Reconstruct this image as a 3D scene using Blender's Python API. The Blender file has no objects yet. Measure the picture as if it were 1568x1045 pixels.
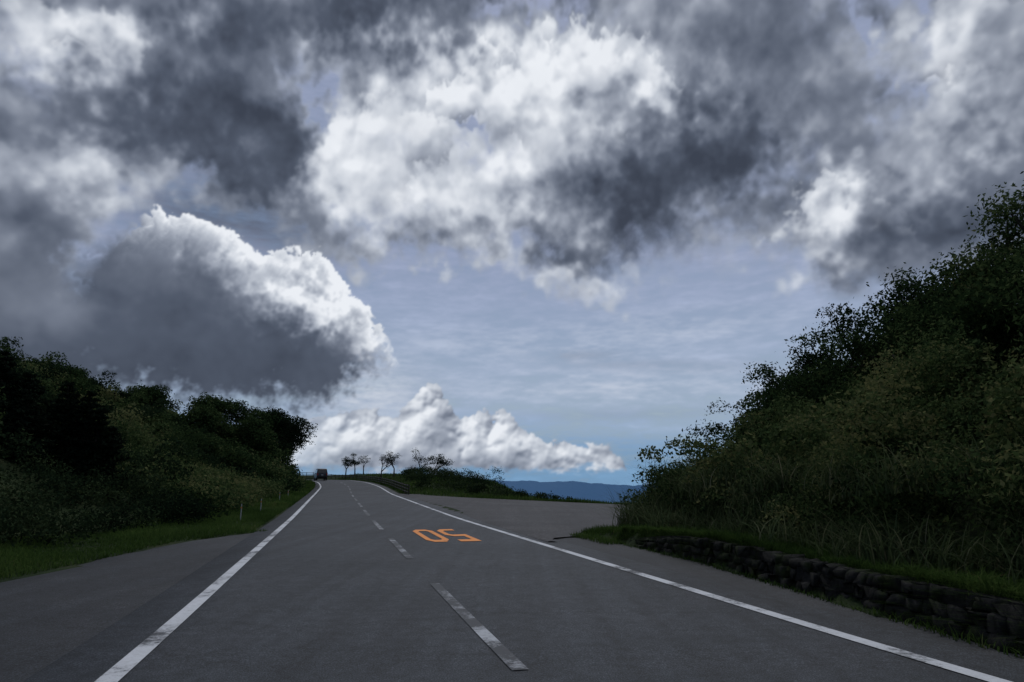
import bpy, math, numpy as np
from mathutils import Vector
rng = np.random.default_rng(7)
scene = bpy.context.scene
scene.view_settings.view_transform = 'Standard'
scene.view_settings.look = 'None'
scene.view_settings.exposure = 0

# ------------------------------------------------------------------ materials
def new_mat(name):
    m = bpy.data.materials.new(name); m.use_nodes = True
    nt = m.node_tree; nt.nodes.clear()
    return m, nt
def nd(nt, typ, **kw):
    n = nt.nodes.new(typ)
    for k, v in kw.items(): setattr(n, k, v)
    return n
def ramp(nt, fac, stops):
    r = nd(nt, 'ShaderNodeValToRGB')
    cr = r.color_ramp
    while len(cr.elements) < len(stops): cr.elements.new(0.5)
    for e, (p, c) in zip(cr.elements, stops):
        e.position = p; e.color = (*c, 1)
    nt.links.new(fac, r.inputs[0]); return r.outputs[0]
def tex_noise(nt, vec, scale, detail=4, rough=.55, dims='3D'):
    n = nd(nt, 'ShaderNodeTexNoise', noise_dimensions=dims)
    n.inputs['Scale'].default_value = scale; n.inputs['Detail'].default_value = detail
    n.inputs['Roughness'].default_value = rough
    nt.links.new(vec, n.inputs['Vector']); return n.outputs[0]
def mixc(nt, f, a, b, mode='MIX'):
    m = nd(nt, 'ShaderNodeMix', data_type='RGBA', blend_type=mode)
    for s, v in ((m.inputs[0], f), (m.inputs[6], a), (m.inputs[7], b)):
        if isinstance(v, bpy.types.NodeSocket): nt.links.new(v, s)
        elif isinstance(v, (int, float)): s.default_value = v
        else: s.default_value = (*v, 1)
    return m.outputs[2]
def bsdf(nt, col, rough=.8, bump=None, bstr=.3, bdist=.02, spec=.3, metal=0):
    b = nd(nt, 'ShaderNodeBsdfPrincipled'); o = nd(nt, 'ShaderNodeOutputMaterial')
    if isinstance(col, bpy.types.NodeSocket): nt.links.new(col, b.inputs['Base Color'])
    else: b.inputs['Base Color'].default_value = (*col, 1)
    b.inputs['Roughness'].default_value = rough
    b.inputs['Specular IOR Level'].default_value = spec
    b.inputs['Metallic'].default_value = metal
    if bump is not None:
        bp = nd(nt, 'ShaderNodeBump'); bp.inputs['Strength'].default_value = bstr
        bp.inputs['Distance'].default_value = bdist
        nt.links.new(bump, bp.inputs['Height']); nt.links.new(bp.outputs[0], b.inputs['Normal'])
    nt.links.new(b.outputs[0], o.inputs[0]); return b

def mat_asphalt(name, c0, c1, c2, speck=70):
    m, nt = new_mat(name); g = nd(nt, 'ShaderNodeNewGeometry').outputs['Position']
    big = tex_noise(nt, g, .35, 4, .6)
    base = ramp(nt, big, [(.3, c0), (.5, c1), (.72, c2)])
    fine = tex_noise(nt, g, speck, 3, .75)
    sp = ramp(nt, fine, [(.34, (.24,)*3), (.52, (.88,)*3), (.68, (2.9,)*3)])
    col = mixc(nt, 1.0, base, sp, 'MULTIPLY')
    mid = tex_noise(nt, g, 6, 6, .8)
    col = mixc(nt, 1.0, col, ramp(nt, mid, [(.32, (.55,)*3), (.68, (1.42,)*3)]), 'MULTIPLY')
    v = nd(nt, 'ShaderNodeTexVoronoi', feature='DISTANCE_TO_EDGE'); v.inputs['Scale'].default_value = .2
    wv = nd(nt, 'ShaderNodeVectorMath', operation='ADD')
    wn = nd(nt, 'ShaderNodeTexNoise'); wn.inputs['Scale'].default_value = 1.3; wn.inputs['Detail'].default_value = 5
    nt.links.new(g, wn.inputs['Vector']); nt.links.new(g, wv.inputs[0]); nt.links.new(wn.outputs[1], wv.inputs[1])
    nt.links.new(wv.outputs[0], v.inputs['Vector'])
    col = mixc(nt, 1.0, col, ramp(nt, v.outputs[0], [(0, (.7,)*3), (.004, (.82,)*3), (.009, (1,)*3)]), 'MULTIPLY')
    mp = nd(nt, 'ShaderNodeMapping'); mp.inputs['Rotation'].default_value = (0, 0, -math.radians(14.3)); mp.inputs['Scale'].default_value = (1.6, .03, 1)
    nt.links.new(g, mp.inputs[0]); stn = tex_noise(nt, mp.outputs[0], 1.5, 5, .6)
    col = mixc(nt, 1.0, col, ramp(nt, stn, [(.35, (.80,)*3), (.65, (1.18,)*3)]), 'MULTIPLY')
    bsdf(nt, col, .75, fine, .6, .008, .28)
    return m
M_road = mat_asphalt('asphalt', (.0225, .0280, .0350), (.0310, .0370, .0455), (.0410, .0470, .0570))
M_pull = mat_asphalt('old_asphalt', (.012, .015, .019), (.019, .0225, .028), (.029, .032, .037), 55)
M_lot = mat_asphalt('gravel', (.013, .013, .016), (.026, .026, .030), (.043, .042, .045), 14)

def mat_paint(name, col, wear0, wear1):
    m, nt = new_mat(name); g = nd(nt, 'ShaderNodeNewGeometry').outputs['Position']
    a = tex_noise(nt, g, 14, 8, .8); b = tex_noise(nt, g, 1.2, 3, .6)
    s = nd(nt, 'ShaderNodeMath', operation='ADD'); nt.links.new(a, s.inputs[0]); nt.links.new(b, s.inputs[1])
    f = nd(nt, 'ShaderNodeMapRange'); f.inputs[1].default_value = wear0; f.inputs[2].default_value = wear1
    nt.links.new(s.outputs[0], f.inputs[0])
    dirt = ramp(nt, a, [(.3, tuple(c * .7 for c in col)), (.65, col)])
    c = mixc(nt, f.outputs[0], dirt, (.045, .050, .058))
    bsdf(nt, c, .7, a, .2, .004); return m
M_white = mat_paint('white_paint', (.60, .63, .67), 1.00, 1.20)
M_dash = mat_paint('worn_white_paint', (.46, .49, .53), .78, 1.00)
M_orange = mat_paint('orange_paint', (.85, .30, .06), 1.10, 1.35)

def mat_leaf(name, stops, trans=.3):
    m, nt = new_mat(name)
    at = nd(nt, 'ShaderNodeAttribute', attribute_name='tint')
    sep = nd(nt, 'ShaderNodeSeparateColor'); nt.links.new(at.outputs[0], sep.inputs[0])
    col = ramp(nt, sep.outputs[0], stops)
    b = nd(nt, 'ShaderNodeBsdfDiffuse')
    t = nd(nt, 'ShaderNodeBsdfTranslucent'); mx = nd(nt, 'ShaderNodeMixShader'); mx.inputs[0].default_value = trans
    o = nd(nt, 'ShaderNodeOutputMaterial')
    nt.links.new(col, b.inputs[0]); nt.links.new(col, t.inputs[0])
    nt.links.new(b.outputs[0], mx.inputs[1]); nt.links.new(t.outputs[0], mx.inputs[2]); nt.links.new(mx.outputs[0], o.inputs[0])
    return m
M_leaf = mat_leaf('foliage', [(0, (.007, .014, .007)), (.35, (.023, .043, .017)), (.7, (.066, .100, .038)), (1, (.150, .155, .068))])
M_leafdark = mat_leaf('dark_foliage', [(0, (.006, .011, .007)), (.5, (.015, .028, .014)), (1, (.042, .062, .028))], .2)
M_conifer = mat_leaf('conifer_needles', [(0, (.004, .008, .006)), (1, (.014, .022, .014))], .1)
M_grass = mat_leaf('grass', [(0, (.022, .044, .012)), (.5, (.052, .094, .024)), (.85, (.084, .125, .038)), (1, (.16, .15, .07))], .35)
M_pampas = mat_leaf('silver_grass', [(0, (.026, .042, .020)), (.6, (.068, .096, .045)), (1, (.17, .17, .11))], .3)

def mat_simple(name, c0, c1, scale=6, rough=.8, bstr=.3, spec=.3, metal=0):
    m, nt = new_mat(name); g = nd(nt, 'ShaderNodeNewGeometry').outputs['Position']
    n = tex_noise(nt, g, scale, 6, .65)
    bsdf(nt, ramp(nt, n, [(.3, c0), (.7, c1)]), rough, n, bstr, .02, spec, metal); return m
M_bark = mat_simple('bark', (.018, .015, .012), (.045, .038, .03), 12)
m, nt = new_mat('stone'); M_stone = m
g = nd(nt, 'ShaderNodeNewGeometry').outputs['Position']
n1 = tex_noise(nt, g, 11, 6, .7); n2 = tex_noise(nt, g, 2.2, 5, .7)
c = ramp(nt, n1, [(.3, (.006, .007, .007)), (.7, (.032, .032, .032))])
f_ = ramp(nt, n2, [(.5, (0, 0, 0)), (.62, (.75,) * 3)])
sp_ = nd(nt, 'ShaderNodeSeparateColor'); nt.links.new(f_, sp_.inputs[0])
c = mixc(nt, sp_.outputs[0], c, (.022, .032, .011)); bsdf(nt, c, .95, n1, .9, .03, .08)
M_brown = mat_simple('brown_metal', (.02, .017, .015), (.04, .032, .027), 4, .6)
M_postw = mat_simple('white_post', (.34, .35, .37), (.45, .45, .46), 5, .5, .05)
M_refl = mat_simple('orange_reflector', (.6, .2, .04), (.7, .25, .05), 5, .4, 0)
M_mount = mat_simple('haze_blue_mountain', (.19, .36, .56), (.22, .39, .59), .0006, 1, 0, 0)  # blue of the distance haze is put into the base colour
M_farhaze = mat_simple('haze_blue_ground', (.14, .26, .41), (.15, .28, .43), .0005, .6, 0, .2)  # far ground, with aerial haze painted into its colour
M_body = mat_simple('van_paint', (.02, .021, .024), (.024, .025, .03), 2, .35, 0, .5)
M_glass = mat_simple('van_glass', (.01, .012, .014), (.012, .014, .016), 2, .1, 0, .6)
M_rub = mat_simple('rubber', (.012,)*3, (.016,)*3, 10, .9)
M_tail = mat_simple('tail_lamp', (.3, .01, .01), (.35, .015, .012), 4, .3, 0)

m, nt = new_mat('ground'); M_ground = m
g = nd(nt, 'ShaderNodeNewGeometry').outputs['Position']
n1 = tex_noise(nt, g, .5, 6, .65); n2 = tex_noise(nt, g, 12, 5, .7)
c = ramp(nt, n1, [(.3, (.010, .019, .008)), (.5, (.020, .034, .012)), (.64, (.031, .040, .016)), (.8, (.038, .033, .024))])
c = mixc(nt, 1.0, c, ramp(nt, n2, [(.3, (.55,)*3), (.7, (1.3,)*3)]), 'MULTIPLY')
bsdf(nt, c, .95, n2, .8, .05, .1)

# ------------------------------------------------------------------ mesh helpers
def mesh_np(name, verts, faces, mat, tint=None, smooth=False, parent=None):
    verts = np.asarray(verts, dtype=np.float32).reshape(-1, 3); faces = np.asarray(faces, dtype=np.int32)
    k = faces.shape[1]; me = bpy.data.meshes.new(name)
    me.vertices.add(len(verts)); me.vertices.foreach_set('co', verts.ravel())
    me.loops.add(faces.size); me.loops.foreach_set('vertex_index', faces.ravel())
    me.polygons.add(len(faces))
    me.polygons.foreach_set('loop_start', np.arange(0, faces.size, k, dtype=np.int32))
    me.polygons.foreach_set('loop_total', np.full(len(faces), k, dtype=np.int32))
    if smooth: me.polygons.foreach_set('use_smooth', np.ones(len(faces), dtype=bool))
    me.update(calc_edges=True)
    if tint is not None:
        at = me.color_attributes.new('tint', 'FLOAT_COLOR', 'POINT')
        tint = np.asarray(tint, dtype=np.float32)
        if tint.ndim == 1:
            cc = np.ones((len(verts), 4), dtype=np.float32); cc[:, :3] = tint[:, None]
        else: cc = tint
        at.data.foreach_set('color', cc.ravel())
    me.materials.append(mat)
    ob = bpy.data.objects.new(name, me); scene.collection.objects.link(ob)
    if parent: ob.parent = parent
    return ob
def sstep(a, b, x):
    t = np.clip((x - a) / (b - a), 0, 1); return t * t * (3 - 2 * t)
def unit(v): return v / (np.linalg.norm(v, axis=-1, keepdims=True) + 1e-9)
class Grp:
    def __init__(s): s.v = []; s.f = []; s.t = []; s.n = 0
    def add(s, v, f, t=None):
        v = np.asarray(v, float).reshape(-1, 3); s.v.append(v); s.f.append(np.asarray(f) + s.n); s.n += len(v)
        s.t.append(np.zeros(len(v)) if t is None else np.broadcast_to(t, (len(v),)))
    def build(s, name, mat, smooth=False, parent=None):
        return mesh_np(name, np.concatenate(s.v), np.concatenate(s.f), mat, np.concatenate(s.t), smooth, parent)
def tube(p0, p1, r0, r1, n=7):
    p0 = np.array(p0, float); p1 = np.array(p1, float); d = unit(p1 - p0)
    a = np.array([0, 0, 1.]) if abs(d[2]) < .9 else np.array([1., 0, 0])
    x = unit(np.cross(d, a)); y = np.cross(d, x); th = np.arange(n) * 2 * np.pi / n
    ring = np.cos(th)[:, None] * x + np.sin(th)[:, None] * y
    v = np.concatenate([p0 + ring * r0, p1 + ring * r1]); i = np.arange(n); j = (i + 1) % n
    return v, np.stack([i, j, j + n, i + n], 1)
def box(c, s, rotz=0):
    c = np.array(c, float); s = np.array(s, float) / 2
    v = np.array([[x, y, z] for z in (-1, 1) for y in (-1, 1) for x in (-1, 1)]) * s
    co, si = math.cos(rotz), math.sin(rotz)
    v = np.stack([v[:, 0] * co - v[:, 1] * si, v[:, 0] * si + v[:, 1] * co, v[:, 2]], 1) + c
    return v, np.array([[0, 2, 3, 1], [4, 5, 7, 6], [0, 1, 5, 4], [2, 6, 7, 3], [0, 4, 6, 2], [1, 3, 7, 5]])
def leaves(C, out, L, W, tint):
    n = len(C); nrm = unit(out * .8 + rng.normal(size=(n, 3)) * .7)
    a = unit(np.cross(nrm, rng.normal(size=(n, 3)))); b = np.cross(nrm, a)
    L = (L * rng.uniform(.6, 1.3, n))[:, None]; W = L * W
    v = np.stack([C - a * L * .5, C + b * W * .5 + a * L * .05, C + a * L * .5 + nrm * L * .1, C - b * W * .5 + a * L * .05], 1)
    return v.reshape(-1, 3), np.arange(4 * n).reshape(n, 4), np.repeat(tint, 4)
def blades(P, L, w, bend, tint, seg=3):
    n = len(P); th = rng.uniform(0, 2 * np.pi, n); d = np.stack([np.cos(th), np.sin(th), 0 * th], 1)
    s = np.stack([-np.sin(th), np.cos(th), 0 * th], 1); L = L * rng.uniform(.55, 1.2, n); bend = bend * rng.uniform(.3, 1.4, n)
    vs = []
    for k in range(seg + 1):
        t = k / seg; ww = (w * (1 - t) ** .7 + .0008)
        c = P + d * (L * bend * t * t)[:, None] + np.array([0, 0, 1.]) * (L * (t - .42 * np.minimum(bend, 1.3) * t * t))[:, None]
        vs += [c - s * ww / 2, c + s * ww / 2]
    v = np.stack(vs, 1); m = 2 * (seg + 1); base = (np.arange(n) * m)[:, None]
    f = np.concatenate([base + np.array([2 * k, 2 * k + 1, 2 * k + 3, 2 * k + 2]) for k in range(seg)], 0)
    return v.reshape(-1, 3), f, np.repeat(tint, m)
def clump(G, c, r, dens, leaf, wr, tb, tv=.16, flat=.8):
    n = int(4 * np.pi * r * r * .7 * dens); n = max(n, 12)
    d = unit(rng.normal(size=(n, 3))); d[:, 2] = np.where(d[:, 2] < -.35, -d[:, 2], d[:, 2])
    ph = rng.uniform(0, 6.28, 6)
    lump = 1 + .22 * np.sin(d[:, 0] * 5 + ph[0]) * np.sin(d[:, 1] * 5 + ph[1]) + .16 * np.sin(d[:, 2] * 8 + ph[2] + d[:, 0] * 6) + .1 * np.sin(d[:, 1] * 13 + ph[3])
    rad = r * lump * (1 - .5 * rng.random(n) ** 2.2) * np.where(rng.random(n) < .06, rng.uniform(1.05, 1.3, n), 1)
    C = np.array(c) + d * rad[:, None] * np.array([1, 1, flat])
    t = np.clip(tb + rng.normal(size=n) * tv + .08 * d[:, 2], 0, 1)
    G.add(*leaves(C, d, leaf, wr, t))

# ------------------------------------------------------------------ terrain
yy = np.arange(-400, 400, .5)
zt = np.interp(yy, [-400, -30, 5.6, 28.5, 61, 98, 120, 150, 175, 400], [-.2, -.1, 0, .38, 1.25, 2.75, 3.45, 4.1, 4.25, 4.2])
ker = np.hanning(27); ker /= ker.sum(); zs = np.convolve(np.pad(zt, 13, 'edge'), ker, 'valid')
def zr(Y): return np.interp(Y, yy, zs)
ctrl = np.array([(17.0, -60), (9.39, -30), (4.27, -10), (.29, 5.6), (-5.56, 28.5), (-13.85, 61), (-18.5, 80), (-23.8, 98), (-31.5, 120), (-41, 138), (-55, 151), (-75, 158), (-100, 158), (-140, 150)], float)
def smooth_poly(p, ds=1.0):
    seg = np.r_[0, np.cumsum(np.hypot(*np.diff(p, axis=0).T))]; s = np.arange(0, seg[-1], ds)
    q = np.stack([np.interp(s, seg, p[:, 0]), np.interp(s, seg, p[:, 1])], 1)
    k = np.hanning(23); k /= k.sum()
    return np.stack([np.convolve(np.pad(q[:, i], 11, 'reflect', reflect_type='odd'), k, 'valid') for i in (0, 1)], 1)
RC = smooth_poly(ctrl); RT = unit(np.gradient(RC, axis=0)); RN = np.stack([RT[:, 1], -RT[:, 0]], 1)
RS = np.r_[0, np.cumsum(np.hypot(*np.diff(RC, axis=0).T))]
def road_pt(s, off):
    s = np.asarray(s, float)
    c = np.stack([np.interp(s, RS, RC[:, 0]), np.interp(s, RS, RC[:, 1])], -1)
    n = np.stack([np.interp(s, RS, RN[:, 0]), np.interp(s, RS, RN[:, 1])], -1)
    return c + n * np.asarray(off)[..., None] if np.ndim(off) else c + n * off
mm_ = RC[:, 1] < 150; kmax = np.argmax(~mm_) if (~mm_).any() else len(RC)
def xc(Y): return np.interp(Y, RC[:kmax, 1], RC[:kmax, 0])
def s_at(Y): return np.interp(Y, RC[:kmax, 1], RS[:kmax])
def I(Y, pts):
    p = np.array(pts, float); return np.interp(Y, p[:, 0], p[:, 1])
XLp = [(-60, -2), (-30, -6), (-8, -11), (10, -10.6), (16.3, -11.0), (24, -11.5), (30, -13), (48, -17.4), (70, -22), (90, -26.8), (100, -30.5), (112, -36), (125, -46), (135, -62), (142, -120), (150, -500)]
XRp = [(-60, 26), (-20, 13), (-5, 8), (0, 6.7), (7.5, 5.5), (11, 4.9), (20, 4.1), (24, 4.2), (27, 5.6), (30, 9), (33, 18), (36, 60), (38, 600)]
XWp = [(-60, 22), (-20, 10), (-4, 6.2), (6.3, 4.45), (13.3, 3.55), (17, 2.7), (20, 1.9), (22, 1.6)]
XEp = [(34, 400), (38, 60), (42, 18), (47, 12), (50, 8), (54, 4.5), (58, 2), (62, 0), (75, -3), (95, -8), (120, -16), (150, -30), (175, -70), (182, -400)]
XPp = [(-60, 6), (-12, -9), (0, -8.6), (5, -8.2), (10.5, -7.7), (17.6, -8.3), (19.5, -7.9), (22, -7.2)]
def bumps(X, Y, k=1.):
    return (np.sin(X * .31 * k + 1.3) * np.sin(Y * .27 * k + .4) + .6 * np.sin(X * .73 * k + Y * .41 * k) + .35 * np.sin(X * 1.3 * k - Y * 1.7 * k + 2))
def ground(X, Y, bed=True, drop=True):
    X = np.asarray(X, float); Y = np.asarray(Y, float)
    z = zr(Y); dx = X - xc(np.minimum(Y, 149))
    z = z - .028 * np.clip(dx - 4.2, 0, 22)
    t = I(Y, XLp) - X
    tt = np.clip(t, 0, 400)
    z = z + 10.5 * sstep(-2, 27, tt * 1.0) * sstep(0, 3, tt) + .5 * bumps(X, Y) * sstep(2, 12, tt)
    t = X - I(Y, XRp)
    z = z + 3.6 * sstep(-.3, 8.5, t) * (Y < 39) + .3 * bumps(X, Y, 1.6) * sstep(2, 6, t) * (Y < 36)
    z = z + .40 * sstep(.12, .4, X - I(Y, XWp)) * (1 - sstep(16, 22, Y)) * (1 - sstep(30, 60, X))
    z = z + 1.05 * sstep(4.6, 8.5, dx) * sstep(57, 75, Y) * (Y < 400)
    if drop:
        t = X - I(Y, XEp); z = z - .75 * np.clip(t, 0, 380) * sstep(0, 3, t) * (Y > 30)
    r = np.hypot(X, Y); z = np.where(r > 200, z + (-300 - z) * sstep(200, 1100, r), z)
    if bed:
        sh = X.shape; P = np.stack([X.ravel(), Y.ravel()], 1); near = (np.abs(P[:, 0]) < 180) & (np.abs(P[:, 1]) < 200)
        dmin = np.full(len(P), 99.); idx = np.where(near)[0]
        for ch in np.array_split(idx, max(1, len(idx) // 20000)):
            if len(ch): dmin[ch] = np.sqrt(((P[ch, None, :] - RC[None, ::2, :]) ** 2).sum(-1)).min(1)
        dmin = dmin.reshape(sh)
        z = z - .14 * (dmin < 3.95)
        pull = (X > I(Y, XPp) + .15) & (dx < 0) & (Y > -50) & (Y < 21.5); z = z - .1 * (pull & (dmin >= 3.95))
        gut = (dx > 0) & (X < I(Y, XWp) + .05) & (Y < 19) & (dmin >= 3.95); z = z - .08 * gut
    return z
def axis(lo, hi, st, far):
    a = list(np.arange(lo, hi + .01, st)); s = st; x = hi
    while x < far: s *= 1.35; x += s; a.append(x)
    s = st; x = lo
    while x > -far: s *= 1.35; x -= s; a.insert(0, x)
    return np.array(a)
ax = axis(-46, 26, .45, 32000); ay = axis(-10, 150, .6, 32000)
GX, GY = np.meshgrid(ax, ay); GZ = ground(GX, GY)
nx, ny = len(ax), len(ay); i, j = np.meshgrid(np.arange(nx - 1), np.arange(ny - 1)); k0 = (j * nx + i).ravel()
mesh_np('ground', np.stack([GX, GY, GZ], -1).reshape(-1, 3), np.stack([k0, k0 + 1, k0 + nx + 1, k0 + nx], 1), M_ground, None, True)
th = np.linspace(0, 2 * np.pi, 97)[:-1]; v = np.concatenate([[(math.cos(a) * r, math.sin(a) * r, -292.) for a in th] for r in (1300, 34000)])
k = np.arange(96); mesh_np('far_ground_haze', v, np.stack([k, (k + 1) % 96, (k + 1) % 96 + 96, k + 96], 1), M_farhaze)  # sheet standing in for the distant ground, coloured as seen through haze
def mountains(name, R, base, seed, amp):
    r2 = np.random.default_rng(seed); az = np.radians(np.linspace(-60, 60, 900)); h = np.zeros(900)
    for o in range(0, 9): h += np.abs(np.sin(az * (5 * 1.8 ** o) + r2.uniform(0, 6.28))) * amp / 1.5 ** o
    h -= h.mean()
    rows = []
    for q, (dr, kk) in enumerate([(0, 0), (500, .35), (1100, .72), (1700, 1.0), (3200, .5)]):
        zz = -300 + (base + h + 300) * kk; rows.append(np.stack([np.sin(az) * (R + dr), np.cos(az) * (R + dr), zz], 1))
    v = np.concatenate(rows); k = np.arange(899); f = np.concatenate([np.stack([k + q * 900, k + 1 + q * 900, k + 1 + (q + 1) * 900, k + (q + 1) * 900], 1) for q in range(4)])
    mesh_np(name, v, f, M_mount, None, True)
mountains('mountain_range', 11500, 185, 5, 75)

# ------------------------------------------------------------------ roads
def ribbon(name, s0, s1, o0, o1, mat, lift, ds=.5, skirt=False, ncross=1):
    s = np.linspace(s0, s1, max(2, int((s1 - s0) / ds) + 1)); rows = []
    for o in np.linspace(o0, o1, ncross + 1):
        p = road_pt(s, o); rows.append(np.concatenate([p, (zr(p[:, 1]) + lift)[:, None]], 1))
    if skirt:
        a = rows[0].copy(); a[:, 2] -= .18; b = rows[-1].copy(); b[:, 2] -= .18; rows = [a] + rows + [b]
    n = len(s); k = np.arange(n - 1); v = np.concatenate(rows)
    f = np.concatenate([np.stack([k + q * n, k + (q + 1) * n, k + 1 + (q + 1) * n, k + 1 + q * n], 1) for q in range(len(rows) - 1)])
    return v, f
def strip(name, Y, cols, mat):
    n = len(Y); k = np.arange(n - 1)
    mesh_np(name, np.concatenate(cols), np.concatenate([np.stack([k + q * n, k + (q + 1) * n, k + 1 + (q + 1) * n, k + 1 + q * n], 1) for q in range(len(cols) - 1)]), mat)
v, f = ribbon('r', 5, RS[-1] - 2, -3.235 - .62, 3.235 + .72, None, 0, .5, True, 8); mesh_np('road', v, f, M_road)
HW = 3.235
G = Grp()
for o in (-HW, HW): G.add(*ribbon('', 5, RS[-1] - 5, o - .085, o + .085, None, .008))
G.build('road_edge_line', M_white)
G = Grp(); s = float(s_at(5.9)) - 8.3 * 3
while s < RS[-1] - 10:
    G.add(*ribbon('', s, s + 4.9, -.15 - .07, -.15 + .07, None, .008)); s += 8.3
G.build('road_centre_dashes', M_dash)
Y = np.arange(-50, 22.1, .5); cols = []
for q in np.linspace(0, 1, 7):
    X = I(Y, XPp) * (1 - q) + (xc(Y) - 3.6) * q; X = np.where(q == 0, X + .07 * np.sin(Y * 2.1) + .05 * np.sin(Y * 5.3), X)
    cols.append(np.stack([X, Y, zr(Y) - .012], 1))
a = cols[0].copy(); a[:, 2] -= .15
strip('paved_shoulder', Y, [a] + cols, M_pull)
Y = np.arange(-30, 19.1, .5); cols = []
for q in np.linspace(0, 1, 4):
    X = (xc(Y) + 3.7) * (1 - q) + np.maximum(I(Y, XWp) + .12, xc(Y) + 3.9) * q; cols.append(np.stack([X, Y, zr(Y) - .012], 1))
strip('paved_gutter', Y, cols, M_pull)
LOT = [(17.5, .7), (19, 1.3), (21, 2.3), (23, 3.6), (26, 4.9), (30, 9.5), (33, 18), (36, 22), (42, 16), (46, 12.5), (48, 10), (50, 6.5), (53, .5), (56, -4.6), (60, -8.2), (61, -9.4)]
Y = np.arange(17.5, 61, .5); cols = []
xl = xc(Y) + 3.6
for q in np.linspace(0, 1, 25):
    xr_ = np.maximum(I(Y, LOT), xl + .3) + .25 * np.sin(Y * 1.7) * (Y > 18); X = xl * (1 - q) + xr_ * q
    cols.append(np.stack([X, Y, ground(X, Y, False, False) + .03 - .045 * np.exp(-q * 12)], 1))
strip('gravel_lot', Y, cols, M_lot)
def stroke(path, closed, w):
    p = np.array(path, float); n = len(p); L = []; R = []
    for i in range(n):
        a = p[(i - 1) % n] if (closed or i > 0) else p[i]; b = p[(i + 1) % n] if (closed or i < n - 1) else p[i]
        d0 = p[i] - a; d1 = b - p[i]
        d0 = d0 / np.linalg.norm(d0) if np.linalg.norm(d0) > 0 else d1 / np.linalg.norm(d1)
        d1 = d1 / np.linalg.norm(d1) if np.linalg.norm(d1) > 0 else d0
        n0 = np.array([-d0[1], d0[0]]); n1 = np.array([-d1[1], d1[0]]); mi = n0 + n1; mi = mi / np.linalg.norm(mi); mi = mi / max(.5, mi @ n0)
        L.append(p[i] + mi * w / 2); R.append(p[i] - mi * w / 2)
    m_ = n if closed else n - 1
    return np.array(L + R), [[i, (i + 1) % n, (i + 1) % n + n, i + n] for i in range(m_)]
G = Grp(); s0 = float(s_at(21.6))
five = [(.56, 1.12), (.09, 1.12), (.09, .66), (.42, .68), (.55, .58), (.55, .20), (.42, .09), (.06, .09)]
zero = [(.09, .20), (.09, 1.0), (.20, 1.12), (.44, 1.12), (.55, 1.0), (.55, .20), (.44, .09), (.20, .09)]
for path, closed, u0 in ((five, False, 0.), (zero, True, .76)):
    p2, f = stroke(path, closed, .155); l = 2.02 - (p2[:, 0] + u0) * .96; al = s0 - p2[:, 1] * 3.7
    q = road_pt(al, l); G.add(np.concatenate([q, (zr(q[:, 1]) + .010)[:, None]], 1), f)
G.build('speed_limit_road_marking', M_orange)

# ------------------------------------------------------------------ stone retaining wall
G = Grp(); Yv = -6.0
ys = np.arange(-6.5, 18.5, .4)
hh_ = .40 * (1 - sstep(14, 19, ys)) + .02
bx = I(ys, XWp); bz = zr(ys)
core = [np.stack([bx + .06, ys, bz - .1], 1), np.stack([bx + .20, ys, bz + hh_ - .03], 1), np.stack([bx + .34, ys, bz + hh_ - .03], 1), np.stack([bx + .40, ys, bz + hh_ - .25], 1)]
n = len(ys); k = np.arange(n - 1)
for q in range(3): G.add(np.concatenate([core[q], core[q + 1]]), np.stack([k, k + n, k + 1 + n, k + 1], 1))
for rrow in range(3):
    Yv = -6.0 + rrow * .11
    while Yv < 17.5:
        wgt = rng.uniform(.13, .34); hgt = .41 * (1 - sstep(13, 19, Yv)); rh = hgt / 3
        if rh < .04: break
        yo = Yv + wgt / 2; b_x = float(I(yo, XWp)) + .13 + rrow * .045 + rng.normal() * .02; b_z = float(zr(yo)) - .02
        dX = float(I(yo + .3, XWp) - I(yo, XWp)); rot = -math.atan2(dX, .3)
        s3 = np.array([.20, wgt * .99, rh * rng.uniform(.9, 1.15)])
        fr = np.array([[-.5, -.44, -.40], [-.5, .44, -.40], [-.5, .44, .40], [-.5, -.44, .40], [-.38, -.5, -.5], [-.38, .5, -.5], [-.38, .5, .5], [-.38, -.5, .5], [.5, -.5, -.5], [.5, .5, -.5], [.5, .5, .5], [.5, -.5, .5]])
        fr = (fr + rng.normal(size=fr.shape) * np.array([.14, .09, .12])) * s3
        ff = [[0, 3, 2, 1]] + [[a + b0, (a + 1) % 4 + b0, (a + 1) % 4 + b0 + 4, a + b0 + 4] for b0 in (0, 4) for a in range(4)]
        lean = fr[:, 2] * .25
        co_, si_ = math.cos(rot), math.sin(rot); x = (fr[:, 0] + lean) * co_ - fr[:, 1] * si_; y = fr[:, 0] * si_ + fr[:, 1] * co_
        G.add(np.stack([x + b_x, y + yo, fr[:, 2] + b_z + rh * (rrow + .5)], 1), ff)
        Yv += wgt
G.build('stone_retaining_wall', M_stone)

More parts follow.
